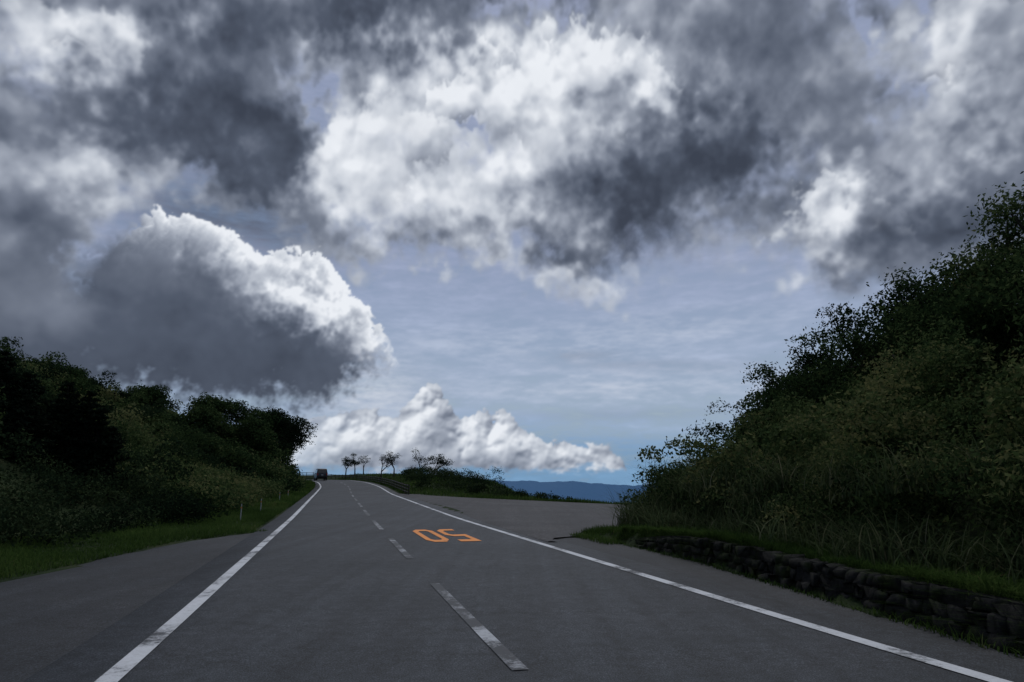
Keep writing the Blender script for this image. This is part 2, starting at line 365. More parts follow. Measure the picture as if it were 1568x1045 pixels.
# ------------------------------------------------------------------ vegetation masses
G = Grp()
for _ in range(850):       # dark understorey
    Y = rng.uniform(-4, 33); t = rng.uniform(.3, 13.5)
    X = float(I(Y, XRp)) + t
    if X > 22 or math.hypot(X, Y) < 4.5: continue
    d = math.hypot(X, Y); r = rng.uniform(.35, .6) + .04 * t
    z = float(ground(X, Y, False)); near = d < 16
    clump(G, (X, Y, z + r * .3), r, 110 if near else 65, .085 if near else .115, .55, (.30 if t < 5 else .18) + rng.normal() * .10)
for _ in range(175):       # individual rounded bushes standing clear of it
    Y = rng.uniform(2, 28.5); t = rng.uniform(.7, 8.5); X = float(I(Y, XRp)) + t; z = float(ground(X, Y, False)); r = rng.uniform(.55, 1.35)
    tb = (rng.choice([.34, .55, .72]) if t < 5.5 else rng.choice([.22, .40])) + rng.normal() * .07
    near = math.hypot(X, Y) < 16; wr = rng.choice([.4, .6]); ls = rng.uniform(.8, 1.35)
    for q in range(7):
        o = rng.normal(size=3) * r * .5
        clump(G, (X + o[0], Y + o[1], z + r * .95 + o[2] * .9), r * rng.uniform(.28, .6), 125 if near else 85, (.08 if near else .11) * ls, wr, tb + rng.normal() * .05, .13)
for _ in range(120):
    Y = rng.uniform(1, 27.5); X = float(I(Y, XRp)) + rng.uniform(.2, 1.7); z = float(ground(X, Y, False)); r = rng.uniform(.3, .7)
    near = math.hypot(X, Y) < 16
    clump(G, (X, Y, z + rng.uniform(.2, 1.1)), r, 110 if near else 75, .08 if near else .1, .5, .50 + rng.normal() * .2)
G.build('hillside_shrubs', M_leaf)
G = Grp()
for _ in range(270):
    Y = rng.uniform(3, 28); t = abs(rng.normal()) * 1.0 - .1; X = float(I(Y, XRp)) + t
    if Y > 17 and rng.random() < .8: X = float(I(Y, XRp)) + rng.uniform(-.4, 2.5)
    elif rng.random() < .45: Y = rng.uniform(18, 28); X = float(I(Y, XRp)) + rng.uniform(-.3, 2.2)
    nb = 65; P = np.stack([X + rng.normal(size=nb) * .22, Y + rng.normal(size=nb) * .22, np.zeros(nb)], 1)
    P[:, 2] = ground(P[:, 0], P[:, 1], False) - .03 + (rng.uniform(0, 1.1) if X - float(I(Y, XRp)) > .5 else 0)
    hh = rng.uniform(.7, 1.3) * (1.3 if Y > 20 else .75)
    G.add(*blades(P, hh, .024, 1.0, np.clip(rng.normal(.48, .2, nb), 0, 1), 4))
G.build('silver_grass', M_pampas)
G = Grp(); GD = Grp()
for _ in range(3300):
    Y = rng.uniform(8, 118); t = rng.random() ** 1.3 * 34 - (.5 if rng.random() < .3 else -.2); X = float(I(Y, XLp)) - t
    if X / max(Y, 1) < -.86 or X > -10.2 or (Y > 82 and t < 1.4): continue
    z = float(ground(X, Y, False)); d = math.hypot(X, Y); r = rng.uniform(.5, 1.15) * (.8 if d < 30 else 1.1)
    pat = math.sin(X * .35 + 1) + math.sin(Y * .22 + X * .12)
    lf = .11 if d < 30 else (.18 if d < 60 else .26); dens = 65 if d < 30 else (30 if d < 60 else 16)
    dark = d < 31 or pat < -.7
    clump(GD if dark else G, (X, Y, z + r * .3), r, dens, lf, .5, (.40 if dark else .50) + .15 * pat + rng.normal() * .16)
for _ in range(130):       # rounded tree-like bushes scattered on the slope and along its crest
    Y = rng.uniform(24, 80); t = rng.random() ** .8 * 24 + 1.5; X = float(I(Y, XLp)) - t
    if X / Y < -.78: continue
    z = float(ground(X, Y, False)); d = math.hypot(X, Y); r = rng.uniform(.9, 1.7); lf = .12 if d < 34 else (.18 if d < 60 else .25); tb = rng.choice([.3, .5, .7]) + rng.normal() * .06
    T_ = GD if (d < 36 or rng.random() < .5) else G
    for q in range(6):
        o = rng.normal(size=3) * r * .45
        clump(T_, (X + o[0], Y + o[1], z + r * .8 + o[2] * .8), r * rng.uniform(.35, .65), 60 if d < 34 else (34 if d < 60 else 20), lf, .5, tb + rng.normal() * .06, .13)
for _ in range(230):
    Y = rng.uniform(60, 96); X = float(I(Y, XLp)) - rng.uniform(.8 if Y < 78 else 2.6, 8.5); r = rng.uniform(.9, 1.6)
    clump(GD if Y > 76 else G, (X, Y, float(ground(X, Y, False)) + rng.uniform(.4, 3.4 if Y > 72 else 1.6)), r, 16, .27, .5, .38 + rng.normal() * .14)
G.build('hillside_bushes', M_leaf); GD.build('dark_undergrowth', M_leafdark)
def tuft_field(n, xf, ylo, yhi, L, w, bend, tm=.45, power=1.):
    Y = ylo + (yhi - ylo) * rng.random(n) ** power; lo, hi = xf(Y); X = lo + (hi - lo) * rng.random(n)
    P = np.stack([X, Y, ground(X, Y, False) - .02], 1); tn = np.clip(tm + .16 * bumps(X, Y, 2.3) + rng.normal(size=n) * .16, 0, 1)
    ll = L * (1 + .35 * bumps(X, Y, 3.1)); return blades(P, np.clip(ll, L * .3, L * 2), w, bend, tn, 2)
G = Grp()
G.add(*tuft_field(60000, lambda Y: (I(Y, XLp) - 1, np.where(Y < 21.5, I(Y, XPp) - .02, xc(Y) - 4.1)), 5, 40, .17, .018, .7, .38, 1.2))
G.add(*tuft_field(30000, lambda Y: (I(Y, XLp) - 1, xc(Y) - 4.0), 38, 112, .28, .05, .6, .45))
G.add(*tuft_field(46000, lambda Y: (I(Y, XWp) + .28, np.minimum(I(Y, XRp) + 1.2, 12)), 2, 21, .17, .013, .8, .26))
G.add(*tuft_field(13000, lambda Y: (np.maximum(I(Y, XWp) - .45, np.minimum(I(Y, LOT), 99)), I(Y, XRp) + .6), 17, 27, .22, .018, .8, .42))
G.add(*tuft_field(2600, lambda Y: (I(Y, XWp) - .12, I(Y, XWp) + .15), 2, 18, .15, .014, .9, .28))
G.add(*tuft_field(12000, lambda Y: (I(Y, XWp) + .16, I(Y, XWp) + .5), 2, 18, .28, .014, 1.3, .25))
G.add(*tuft_field(30000, lambda Y: (np.where(Y < 61, I(Y, LOT) + .2, xc(Y) + 4.3), I(Y, XEp) + 2), 46, 135, .34, .06, .5, .45, 1.3))
G.build('grass', M_grass)
G = Grp()
for (X, Y, r) in [(-9, 70, 1.2), (-8, 66, 1.), (-7, 72, 1.4), (-6.2, 68, 1.3), (-5, 63, 1.), (-4.4, 66, 1.5), (-3.4, 60, .8), (-.4, 58, .8), (.8, 57, .75), (1.8, 56, .65), (2.6, 55, .6), (3.4, 54, .5), (-11, 80, 1.4), (-12.5, 88, 1.3), (-9.5, 82, 1.5), (-14, 96, 1.2), (4.2, 53.5, .4)]:
    for q in range(5):
        x = X + rng.normal() * r * .55; y = Y + rng.normal() * .6; z = zr(y) + (1. if y > 66 else .5 if y > 61 else 0) - .3
        clump(G, (x, y, max(float(ground(x, y, False)), z) + r * .35), r * rng.uniform(.45, .8), 50, .15, .45, rng.uniform(.4, .85), .2)
G.build('roadside_scrub', M_leafdark)

# ------------------------------------------------------------------ trees
def grow(GW, tips, p, d, L, r, lvl, spread, wind):
    q = p + d * L; GW.add(*tube(p, q, r, r * .66, 6 if lvl > 0 else 5))
    if lvl == 0: tips.append(q); return
    for _ in range(rng.integers(2, 4)):
        nd_ = unit(d + rng.normal(size=3) * spread + wind); nd_[2] = max(nd_[2], -.1)
        grow(GW, tips, q, unit(nd_), L * rng.uniform(.62, .85), r * .6, lvl - 1, spread, wind)
    if lvl < 3: tips.append(q)
def tree(name, x, y, ztop, crown, leaf, dens, mat, tint=.4, wind=(0, 0, 0), lvl=3, tv=.15, spread=.5, wide=1., skirt=0):
    e = bpy.data.objects.new(name, None); scene.collection.objects.link(e)
    z = float(ground(x, y, False)) - .15; e.location = (x, y, z); h = max(ztop - z, 1.6)
    GW = Grp(); tips = []; L0 = h * .30
    grow(GW, tips, np.zeros(3), unit(np.array([rng.normal() * .06, rng.normal() * .06, 1.])), L0, h * .028, lvl, spread, np.array(wind))
    T = np.array(tips); sc = np.array([wide, wide, (h - crown * .8) / max(T[:, 2].max(), .1)])
    for k_ in range(len(GW.v)): GW.v[k_] = GW.v[k_] * sc
    T = T * sc
    rad = np.hypot(T[:, 0], T[:, 1]).max(); lim = h * .55
    if skirt and rad > lim: T[:, :2] *= lim / rad; [v_.__setitem__((slice(None), slice(0, 2)), v_[:, :2] * (lim / rad)) for v_ in GW.v]
    GW.build('trunk_and_branches', M_bark, True, e)
    GL = Grp()
    for t_ in T: clump(GL, t_, crown * rng.uniform(.5, 1.2), dens, leaf, .5, tint + rng.normal() * .13, tv, .75)
    for _ in range(skirt):
        th = rng.uniform(0, 6.28); rr_ = rng.uniform(.3, 1.) * h * .42; clump(GL, (math.cos(th) * rr_, math.sin(th) * rr_, h * rng.uniform(.2, .62)), crown * rng.uniform(.5, 1.), dens, leaf, .5, tint + rng.normal() * .13, tv, .75)
    GL.build('crown', mat, False, e); return e
def conifer(name, x, y, ztop, w):
    e = bpy.data.objects.new(name, None); scene.collection.objects.link(e); z = float(ground(x, y, False)) - .2; e.location = (x, y, z); h = ztop - z
    GW = Grp(); GW.add(*tube((0, 0, 0), (0, 0, h * .97), .12, .012, 8)); GL = Grp(); zz = .3
    while zz < h:
        fr = 1 - zz / h; nb = 7 if fr > .1 else 4
        for b in range(nb):
            th = rng.uniform(0, 6.28); L = (w * (fr ** .8) + .08) * rng.uniform(.65, 1.15); tip = np.array([math.cos(th) * L, math.sin(th) * L, zz + L * .15])
            GW.add(*tube((0, 0, zz), tip, .025, .006, 4)); m_ = int(30 + 90 * L); q = rng.random(m_) ** .7
            C = np.array([0, 0, zz]) + (tip - np.array([0, 0, zz])) * q[:, None] + rng.normal(size=(m_, 3)) * np.array([.15, .15, .10]) * (.35 + L * .25)
            GL.add(*leaves(C, np.tile([0, 0, 1.], (m_, 1)), .17, .35, rng.random(m_)))
        zz += .24
    GW.build('trunk_and_branches', M_bark, True, e); GL.build('crown', M_conifer, False, e)
for (x, y, zt_, w) in [(-20.4, 27, 6.9, 1.5), (-19.6, 27.5, 6.2, 1.4), (-18.9, 26.4, 5.4, 1.4), (-17.7, 27, 5.75, 1.3), (-17.0, 27.4, 5.4, 1.3), (-16.3, 27, 4.7, 1.3), (-15.5, 26.6, 3.9, 1.2), (-18.2, 25.6, 4.9, 1.4), (-21.5, 26.6, 6.0, 1.7), (-20.2, 25.6, 5.6, 1.5)]:
    conifer('conifer_tree', x, y, zt_, w)
for (x, y, zt_, c) in [(-31.2, 72, 12.0, 1.4), (-29.2, 76, 11.8, 1.4), (-28.8, 81, 11.4, 1.4), (-30.0, 87, 10.4, 1.4), (-33.8, 76, 12.0, 1.4), (-30.9, 84, 12., 1.5), (-31.0, 91, 10.6, 1.4), (-29.4, 66, 9.6, 1.2), (-35.0, 66, 11.6, 1.3), (-29.6, 88, 8.6, 1.2), (-28.2, 72, 9.2, 1.3)]:
    tree('broadleaf_tree', x, y, zt_, c, .25, 22, M_leafdark if y > 78 else M_leaf, .36, (0, 0, 0), 3)
for (x, y, h, c, d_) in [(-31.6, 132, 4.3, .7, 22), (-29.6, 131, 4.2, .7, 22), (-28.0, 131, 3.8, .6, 20), (-18.9, 100, 3.9, .5, 12), (-16.8, 99, 3.9, .55, 11), (-11.2, 86, 3.6, .6, 13), (-9.6, 85, 3.2, .6, 16)]:
    z_ = float(ground(x, y, False)); tree('windswept_tree', x, y, z_ + h, c, .17, d_, M_leafdark, .3, (.12, 0, 0), 3, .2, .6, 1.15)
e = bpy.data.objects.new('round_bush', None); scene.collection.objects.link(e); e.location = (-2.0, 60, max(float(ground(-2., 60., False)), .95))
GL = Grp()
for q in range(12): clump(GL, (rng.normal() * .65, rng.normal() * .4, .8 + rng.normal() * .35), .6, 60, .12, .5, .4 + rng.normal() * .15)
GL.build('foliage', M_leafdark, False, e); GW = Grp()
for q in range(5): GW.add(*tube((0, 0, -.5), (rng.normal() * .4, rng.normal() * .3, .8), .04, .015, 6))
GW.build('stems', M_bark, True, e)
BT = [(9.2, 26.6, 4.7, .55), (10.6, 27, 6.3, .6), (11.4, 26.4, 6.9, .65), (12.3, 25.4, 7.2, .65), (12.9, 24.4, 7.2, .7), (13.3, 23, 7.6, .75), (13.2, 21.4, 7.9, .8), (13.1, 19.6, 8.0, .8), (12.8, 17.8, 7.9, .8), (13.3, 16.4, 8.9, .8), (13.4, 14.6, 8.8, .8), (13.6, 12, 8.6, .8), (13.2, 9.5, 8.2, .8),
      (10.4, 24.4, 5.4, .65), (11.0, 21.8, 6.2, .7), (10.8, 19.2, 6.2, .7), (10.6, 16.8, 6.3, .7), (10.8, 14.2, 6.4, .7), (10.4, 11.6, 6.0, .7)]
for (x, y, zt_, c) in BT:
    near = math.hypot(x, y) < 20
    tree('bank_tree', x, y, zt_ + rng.normal() * .35, c, .10 if near else .13, 75 if near else 52, M_leaf, rng.choice([.18, .30, .42]) + rng.normal() * .03, (0, 0, 0), 3, .14, .6, 1.2, 14)

# ------------------------------------------------------------------ street furniture
def rail(name, s0, s1, off, hgt, nr, dp, rr):
    e = bpy.data.objects.new(name, None); scene.collection.objects.link(e); GP = Grp(); GR = Grp(); s = np.arange(s0, s1, dp); P = road_pt(s, off)
    Z = ground(P[:, 0], P[:, 1], False)
    for (x, y), z in zip(P, Z): GP.add(*tube((x, y, z - .2), (x, y, z + hgt), .06, .055, 8))
    for q in range(nr):
        hh = hgt * (.9 - q * .32)
        for a in range(len(P) - 1): GR.add(*tube((*P[a], Z[a] + hh), (*P[a + 1], Z[a + 1] + hh), rr, rr, 6))
    GP.build('posts', M_brown, True, e); GR.build('rails', M_brown, True, e)
rail('guard_rail', float(s_at(58)), float(s_at(118)), HW + 1.25, .85, 3, 2.2, .045)
rail('roadside_fence', float(s_at(119)), float(s_at(119)) + 75, HW + 1.4, .95, 2, 2.6, .055)
for (x, y) in [(-10.4, 27), (-11.8, 33), (-14.6, 44), (-16.0, 50)]:
    e = bpy.data.objects.new('delineator_post', None); scene.collection.objects.link(e); z = float(ground(x, y, False)); e.location = (x, y, z)
    G = Grp(); G.add(*tube((0, 0, -.1), (0, 0, .58), .022, .018, 10)); G.add(*tube((0, 0, .58), (0, 0, .61), .018, .008, 10)); G.build('post', M_postw, True, e)
    G = Grp(); G.add(*tube((0, 0, .44), (0, 0, .50), .024, .023, 10)); G.build('reflector', M_refl, True, e)

# ------------------------------------------------------------------ van
sv = float(s_at(117)); pv = road_pt(sv, -1.6); dirv = road_pt(sv + 1, -1.6) - pv; ang = math.atan2(dirv[1], dirv[0]) - math.pi / 2
van = bpy.data.objects.new('van', None); scene.collection.objects.link(van); van.location = (pv[0], pv[1], float(zr(pv[1]))); van.rotation_euler = (0, 0, ang)
prof = [(-2.2, .35), (-2.22, .95), (-2.12, 1.15), (-1.95, 1.8), (-1.75, 1.9), (.6, 1.9), (.95, 1.8), (1.65, 1.15), (2.15, 1.0), (2.22, .6), (2.2, .35)]
vs = []
for sx in (-1, 1):
    for (y, z) in prof: w = .85 if z < 1.16 else .85 - .13 * (z - 1.15) / .75; vs.append((sx * w, y, z))
def poly_obj(name, verts, faces, mat, bev=0):
    me = bpy.data.meshes.new(name); me.from_pydata(verts, [], faces); me.materials.append(mat); ob = bpy.data.objects.new(name, me); scene.collection.objects.link(ob); ob.parent = van
    if bev: b = ob.modifiers.new('bevel', 'BEVEL'); b.width = bev; b.segments = 2
    return ob
n = len(prof)
poly_obj('body', vs, [list(range(n)), list(range(2 * n - 1, n - 1, -1))] + [[i, i + n, (i + 1) % n + n, (i + 1) % n] for i in range(n)], M_body, .04)
poly_obj('rear_window', [(-.66, -2.125, 1.22), (.66, -2.125, 1.22), (.6, -2.0, 1.72), (-.6, -2.0, 1.72)], [[0, 1, 2, 3]], M_glass)
poly_obj('windscreen', [(-.7, 1.64, 1.2), (.7, 1.64, 1.2), (.64, 1.06, 1.75), (-.64, 1.06, 1.75)], [[0, 1, 2, 3]], M_glass)
for sx, nm in ((-1, 'l'), (1, 'r')):
    poly_obj('side_window_' + nm, [(sx * .85, -1.8, 1.22), (sx * .85, 1.2, 1.22), (sx * .765, .75, 1.72), (sx * .765, -1.7, 1.72)], [[0, 1, 2, 3]], M_glass)
    v, f = box((sx * .74, -2.22, .98), (.16, .06, .34)); poly_obj('tail_light_' + nm, v.tolist(), f.tolist(), M_tail)
    for yy_ in (-1.4, 1.4):
        v, f = tube((sx * .66, yy_, .32), (sx * .87, yy_, .32), .32, .32, 20); poly_obj('wheel', v.tolist(), f.tolist() + [list(range(20)), list(range(39, 19, -1))], M_rub)
v, f = box((0, -2.25, .5), (1.6, .1, .2)); poly_obj('bumper', v.tolist(), f.tolist(), M_rub, .02)
v, f = box((0, -2.24, .85), (.34, .03, .17)); poly_obj('number_plate', v.tolist(), f.tolist(), M_postw)

# ------------------------------------------------------------------ sky: Nishita world + cloud dome (open around the zenith)
SUN_AZ, SUN_EL = 12, 60
w = bpy.data.worlds.new('World'); scene.world = w; w.use_nodes = True; nt = w.node_tree; nt.nodes.clear()
sky = nt.nodes.new('ShaderNodeTexSky'); sky.sky_type = 'NISHITA'; sky.sun_disc = False; sky.sun_elevation = math.radians(SUN_EL); sky.sun_rotation = math.radians(SUN_AZ)
bg = nt.nodes.new('ShaderNodeBackground'); bg.inputs[1].default_value = .08; nt.links.new(sky.outputs[0], bg.inputs[0])
wo = nt.nodes.new('ShaderNodeOutputWorld'); nt.links.new(bg.outputs[0], wo.inputs[0])

ST = .08
a1 = np.arange(-48, 48 + ST / 2, ST); e1 = np.arange(-1, 51, ST)
A, E = np.meshgrid(a1, e1); NY, NX = A.shape
def fnoise(seed, beta, big, small=.12, ky=1.):
    """band limited fractal noise; big/small = feature sizes in degrees, ky>1 stretches sideways"""
    r2 = np.random.default_rng(seed); py, px_ = 1024, 2048
    F = np.fft.rfft2(r2.normal(size=(py, px_))); fy = np.fft.fftfreq(py, ST)[:, None] / ky; fx = np.fft.rfftfreq(px_, ST)[None]
    fr = np.sqrt(fx ** 2 + fy ** 2) + 1e-6; amp = (fr + 1 / big) ** (-beta / 2) * np.exp(-(fr * small) ** 2) * (1 - np.exp(-(fr * big) ** 2 * 4))
    n = np.fft.irfft2(F * amp, s=(py, px_))[:NY, :NX]; return (n - n.mean()) / n.std()
def gauss(a, s):
    if s < ST * .4: return a
    p = int(3 * s / ST) + 1; b = np.pad(a, p, 'edge'); fy = np.fft.fftfreq(b.shape[0], ST)[:, None]; fx = np.fft.rfftfreq(b.shape[1], ST)[None]
    return np.fft.irfft2(np.fft.rfft2(b) * np.exp(-2 * (np.pi * s) ** 2 * (fx ** 2 + fy ** 2)), s=b.shape)[p:p + NY, p:p + NX]
def cells(X, Y, c, seed):
    r2 = np.random.default_rng(seed); N = 256; jx = r2.random((N, N)); jy = r2.random((N, N)); jr = r2.uniform(.7, 1.1, (N, N))
    gx = X / c; gy = Y / c; ix = np.floor(gx).astype(int); iy = np.floor(gy).astype(int); best = np.zeros_like(X)
    for dx in (-1, 0, 1):
        for dy in (-1, 0, 1):
            cx = ix + dx; cy = iy + dy; h1 = jx[cy % N, cx % N]; h2 = jy[cy % N, cx % N]; rr = jr[cy % N, cx % N]
            d2 = (gx - cx - h1) ** 2 + (gy - cy - h2) ** 2; best = np.maximum(best, np.sqrt(np.clip(1 - d2 / (rr * rr * 1.05), 0, 1)) * rr)
    return best
def cur(pts, s=9):
    p = np.array(pts, float); v = np.interp(a1, p[:, 0], p[:, 1]); k = np.hanning(s + 2); k /= k.sum()
    return np.convolve(np.pad(v, len(k) // 2, 'edge'), k, 'valid')[:NX][None]
def gblobs(X, Y, base, lst):
    acc = np.full(X.shape, float(base))
    for (a, e_, ra, re, amp) in lst: acc += amp * np.exp(-((X - a) / ra) ** 2 - ((Y - e_) / re) ** 2)
    return acc
def shift(a, dx, dy):
    ix, iy = int(round(dx / ST)), int(round(dy / ST)); p = max(abs(ix), abs(iy)) + 1; b = np.pad(a, p, 'edge'); return b[p + iy:p + iy + NY, p + ix:p + ix + NX]
def relief(D, lx, ly, scales):
    """light from direction (lx,ly): brighter where the cloud thins out towards the light"""
    o = np.zeros_like(D)
    for (s, wt) in scales:
        g = gauss(D, s * .35); o += wt * (g - shift(g, lx * s, ly * s))
    return o
TS = np.array([0, .2, .4, .6, .8, 1.]); TCc = np.array([(.042, .052, .076), (.080, .098, .138), (.168, .194, .252), (.33, .365, .438), (.56, .60, .67), (.84, .87, .92)])
def tonecol(T): T = np.clip(T, 0, 1.06); return np.stack([np.interp(T, TS, TCc[:, q]) for q in range(3)], -1)
w1 = fnoise(1, 3.6, 14, .6); w2 = fnoise(2, 3.6, 14, .6); s1 = fnoise(3, 3.4, 3, .3); s2 = fnoise(4, 3.4, 3, .3)
# high veil
veil = fnoise(5, 3.4, 16, .3, 4.5); vf = fnoise(6, 3.2, 6, .2, 4.)
al = np.clip(.80 + .09 * veil + .02 * vf + .2 * sstep(7, 2, E) + gblobs(A, E, 0, [(-11, 7.5, 6, 3.4, .2), (-24, 21.8, 8, 2.5, -.15)]), .3, .985)
bri = 1 + .05 * veil + .012 * vf
g = sstep(1, 9, E)[..., None]; g2 = sstep(8, 22, E)[..., None]
C = (np.array([.17, .315, .50]) * (1 - g) + np.array([.325, .40, .55]) * g); C = (C * (1 - g2) + np.array([.295, .34, .485]) * g2) * bri[..., None]
dk = 1 - gblobs(A, E, 0, [(-24.5, 21.4, 8, 2.2, .72), (-18, 19.6, 4, 1.6, .35)]); C = C * np.clip(dk, .2, 1)[..., None]
st = np.clip(gblobs(A, E, 0, [(-12, 8, 5, 3, .60), (-15, 4, 6, 2.2, .35)]) * (1 + .2 * vf) + (gblobs(A, E, 0, [(10, 8.3, 16, 1.7, .34), (3, 12, 14, 1.6, .22), (14, 5, 9, .7, .15), (14, 13.5, 10, 1.2, .18)]) * np.clip(.7 + .5 * veil + .15 * vf, 0, 2)), 0, 1)
C = C + (np.array([.56, .61, .70]) - C) * st[..., None]
dkst = np.clip(gblobs(A + .8 * veil, E, 0, [(5.5, 11.2, 3.0, .45, .34), (10, 10.4, 6, .35, .22), (9, 6.3, 8, .5, .2), (16, 9.9, 6, .5, .15)]), 0, 1); C = C * (1 - dkst * .6)[..., None]
def over(C, al, cm, m):
    m = np.clip(m, 0, 1); a2 = m + al * (1 - m); return (cm * m[..., None] + C * (al * (1 - m))[..., None]) / np.maximum(a2, 1e-4)[..., None], a2
# horizon cumulus
X = A + .3 * s1; Yv = E + .25 * s2
b1, b2, b3, b4 = cells(X, Yv, 1.9, 11), cells(X + .2 * s2, Yv, .95, 12), cells(X, Yv + .1 * s1, .5, 13), cells(A, E, .28, 14)
topA = cur([(-60, 0), (-26, 2), (-18, 4.6), (-14.5, 5.8), (-12, 6.4), (-9.9, 5.6), (-8.4, 6.9), (-7.3, 8.6), (-6.3, 8.5), (-5.3, 6.9), (-4.4, 5.6), (-2.8, 6.4), (-.6, 6.2), (1.2, 4.7), (2.8, 3.4), (4.4, 3.8), (6.2, 3.3), (8.1, 3.2), (9.3, 2.0), (10.2, -1), (11, -9), (60, -9)], 7)
dA = topA - E + 1.0 * (b1 - .6) + .65 * (b2 - .6) + .35 * (b3 - .6) + .16 * (b4 - .6)
mA = sstep(0, .18, dA) * sstep(1.5, 2.2, E + .15 * s1 + .1 * vf)
D = np.clip(dA, 0, 3) * .7 + 1.1 * b1 + .85 * b2 + .5 * b3 + .2 * b4
rl = relief(D, -.5, .9, [(.2, .55), (.45, .6), (1.0, .4)])
TA = .645 + .42 * rl + gblobs(A, E, 0, [(-1.5, 6.0, 3, .8, .08), (6, 3.2, 3, .5, .10), (-5.6, 5.8, 1.5, 1.3, -.18), (0, 1.9, 16, .9, -.17), (-13, 4.5, 5, 3, -.04)])
C, al = over(C, al, tonecol(np.clip(TA, .36, 1.0)), mA * (.96 - .30 * sstep(-11, -18, A)))
# upper deck
edge = cur([(-60, 8), (-42, 10), (-36, 13), (-32.5, 20), (-30, 22), (-26, 23.0), (-22, 21.8), (-18, 20.2), (-13.8, 19.0), (-9, 19.6), (-4, 20.0), (1, 19.0), (6.6, 18.0), (11, 18), (15, 19.4), (19, 19.8), (22.6, 18), (27.4, 15.2), (33, 14), (40, 13), (60, 10)], 15)
fl = gauss(fnoise(21, 3.5, 9, .3), .14); fm = fnoise(22, 3.6, 5, .4); fh = fnoise(23, 3.1, 2.2, .15)
X = A + 1.2 * w1 + .30 * s1; Yv = E + .9 * w2 + .24 * s2
c1, c2, c3, c4 = cells(X, Yv * 1.15, 5.6, 31), cells(X + .3 * s2, Yv * 1.1, 2.9, 32), cells(X, Yv + .2 * s1, 1.5, 33), cells(X + .08 * fh, Yv, .75, 34)
cloudH = gauss(c1, .5) * 1.2 + gauss(c2, .2) * .85 + gauss(c3, .10) * .34 + gauss(c4, .05) * .09 + .28 * fl + .02 * fh
dD = E - edge + 1.5 * (c1 - .6) + 1.0 * (c2 - .6) + .5 * (c3 - .6) + .2 * (c4 - .6) + .9 * fl + .12 * fh
soft = 1.5 + 2.8 * np.clip(gblobs(A, E, 0, [(14, 19, 10, 4, 1), (32, 16, 8, 4, .8), (-30, 21, 6, 3, .4)]), 0, 1)
mD = sstep(-.6 - soft * .35, soft, dD)
thin = np.clip(gblobs(X, Yv, 0, [(-17.5, 30, 1.8, 2.4, 1.1), (-3.8, 29.5, 1.3, 3.0, .85), (3, 38.6, 5, 1.0, 1.0), (32, 31.5, 1.5, 4, 1.0), (22, 23.5, 1.6, 2, .4), (-39, 28, 2, 2, .5), (-10.5, 28.8, 2, .8, .5), (17.5, 20.5, 2.5, 1.4, .4), (-13, 22, 2.5, 1, .4), (33, 35, 4, 1.2, .5)]) * (.9 + .45 * fm), 0, .95)
mD = mD * (1 - thin)
Xw = A + 1.3 * w1 + .28 * s1; Yw = E + 1.0 * w2 + .22 * s2
TD = gblobs(Xw, Yw, .44, [
 (-10, 31.6, 6, 3.8, .32), (-13, 26, 5.5, 3.2, .42), (-1.4, 34, 6, 3, .34), (7, 34.5, 5, 2.6, .42), (13, 32.5, 3, 2.2, .30), (-1.4, 25, 4.0, 4.5, .46), (-8.3, 22.5, 6, 2.3, .32),
 (5, 29, 4, 3, .30), (27, 22.4, 2.8, 2.2, .42), (25, 19, 2.4, 1.8, .24), (36, 29.5, 3.6, 4.2, .28), (34.5, 24, 3, 2.4, .22), (-37.5, 30.5, 5, 2.6, .32), (-32, 32, 3.6, 2.4, .26), (-34, 22.3, 5, 2.0, .28), (-18, 33, 1.8, 2, .18), (17, 36, 4, 2, .12), (8.5, 17.8, 9, 1.0, .12),
 (-26, 27.5, 5.5, 3.6, -.38), (-20.5, 25.5, 3.2, 2.6, -.26), (-35, 26.6, 5, 1.8, -.18), (-13.5, 37.4, 9, 2.2, -.36), (-25, 34.5, 5, 2.4, -.28), (1, 40, 7, 1.6, -.15),
 (17, 26.5, 5, 3.2, -.42), (11, 23, 4.6, 2.8, -.38), (6.5, 20.3, 4, 1.5, -.20), (21.5, 29.5, 4.5, 3.5, -.14), (24.5, 34, 6, 3.4, -.06), (34.3, 18.3, 6, 2.6, -.36), (32, 32.5, 2.4, 3, -.10), (38.5, 24, 2.4, 2.6, -.2), (-20, 22, 4, 1.0, -.1), (-38, 17, 5, 3, -.08)])
TD0 = TD.copy(); br = sstep(.2, .62, TD)
rl = relief(cloudH, .15, 1., [(.4, .14), (.9, .30), (2.0, .42), (3.8, .30)])
TD = TD + rl * (.10 + .25 * br) + fl * (.025 + .02 * br) + .02 * fm
TD = TD + (1 - sstep(0, 2.2, dD)) * .12 + thin * .12
C, al = over(C, al, tonecol(TD), mD * .985)
def puffs(X, Y, size, seed):
    return cells(X, Y, size, seed), cells(X + .2 * s2, Y, size * .5, seed + 1), cells(X, Y + .1 * s1, size * .26, seed + 2), cells(A + .08 * s2, E, size * .13, seed + 3)
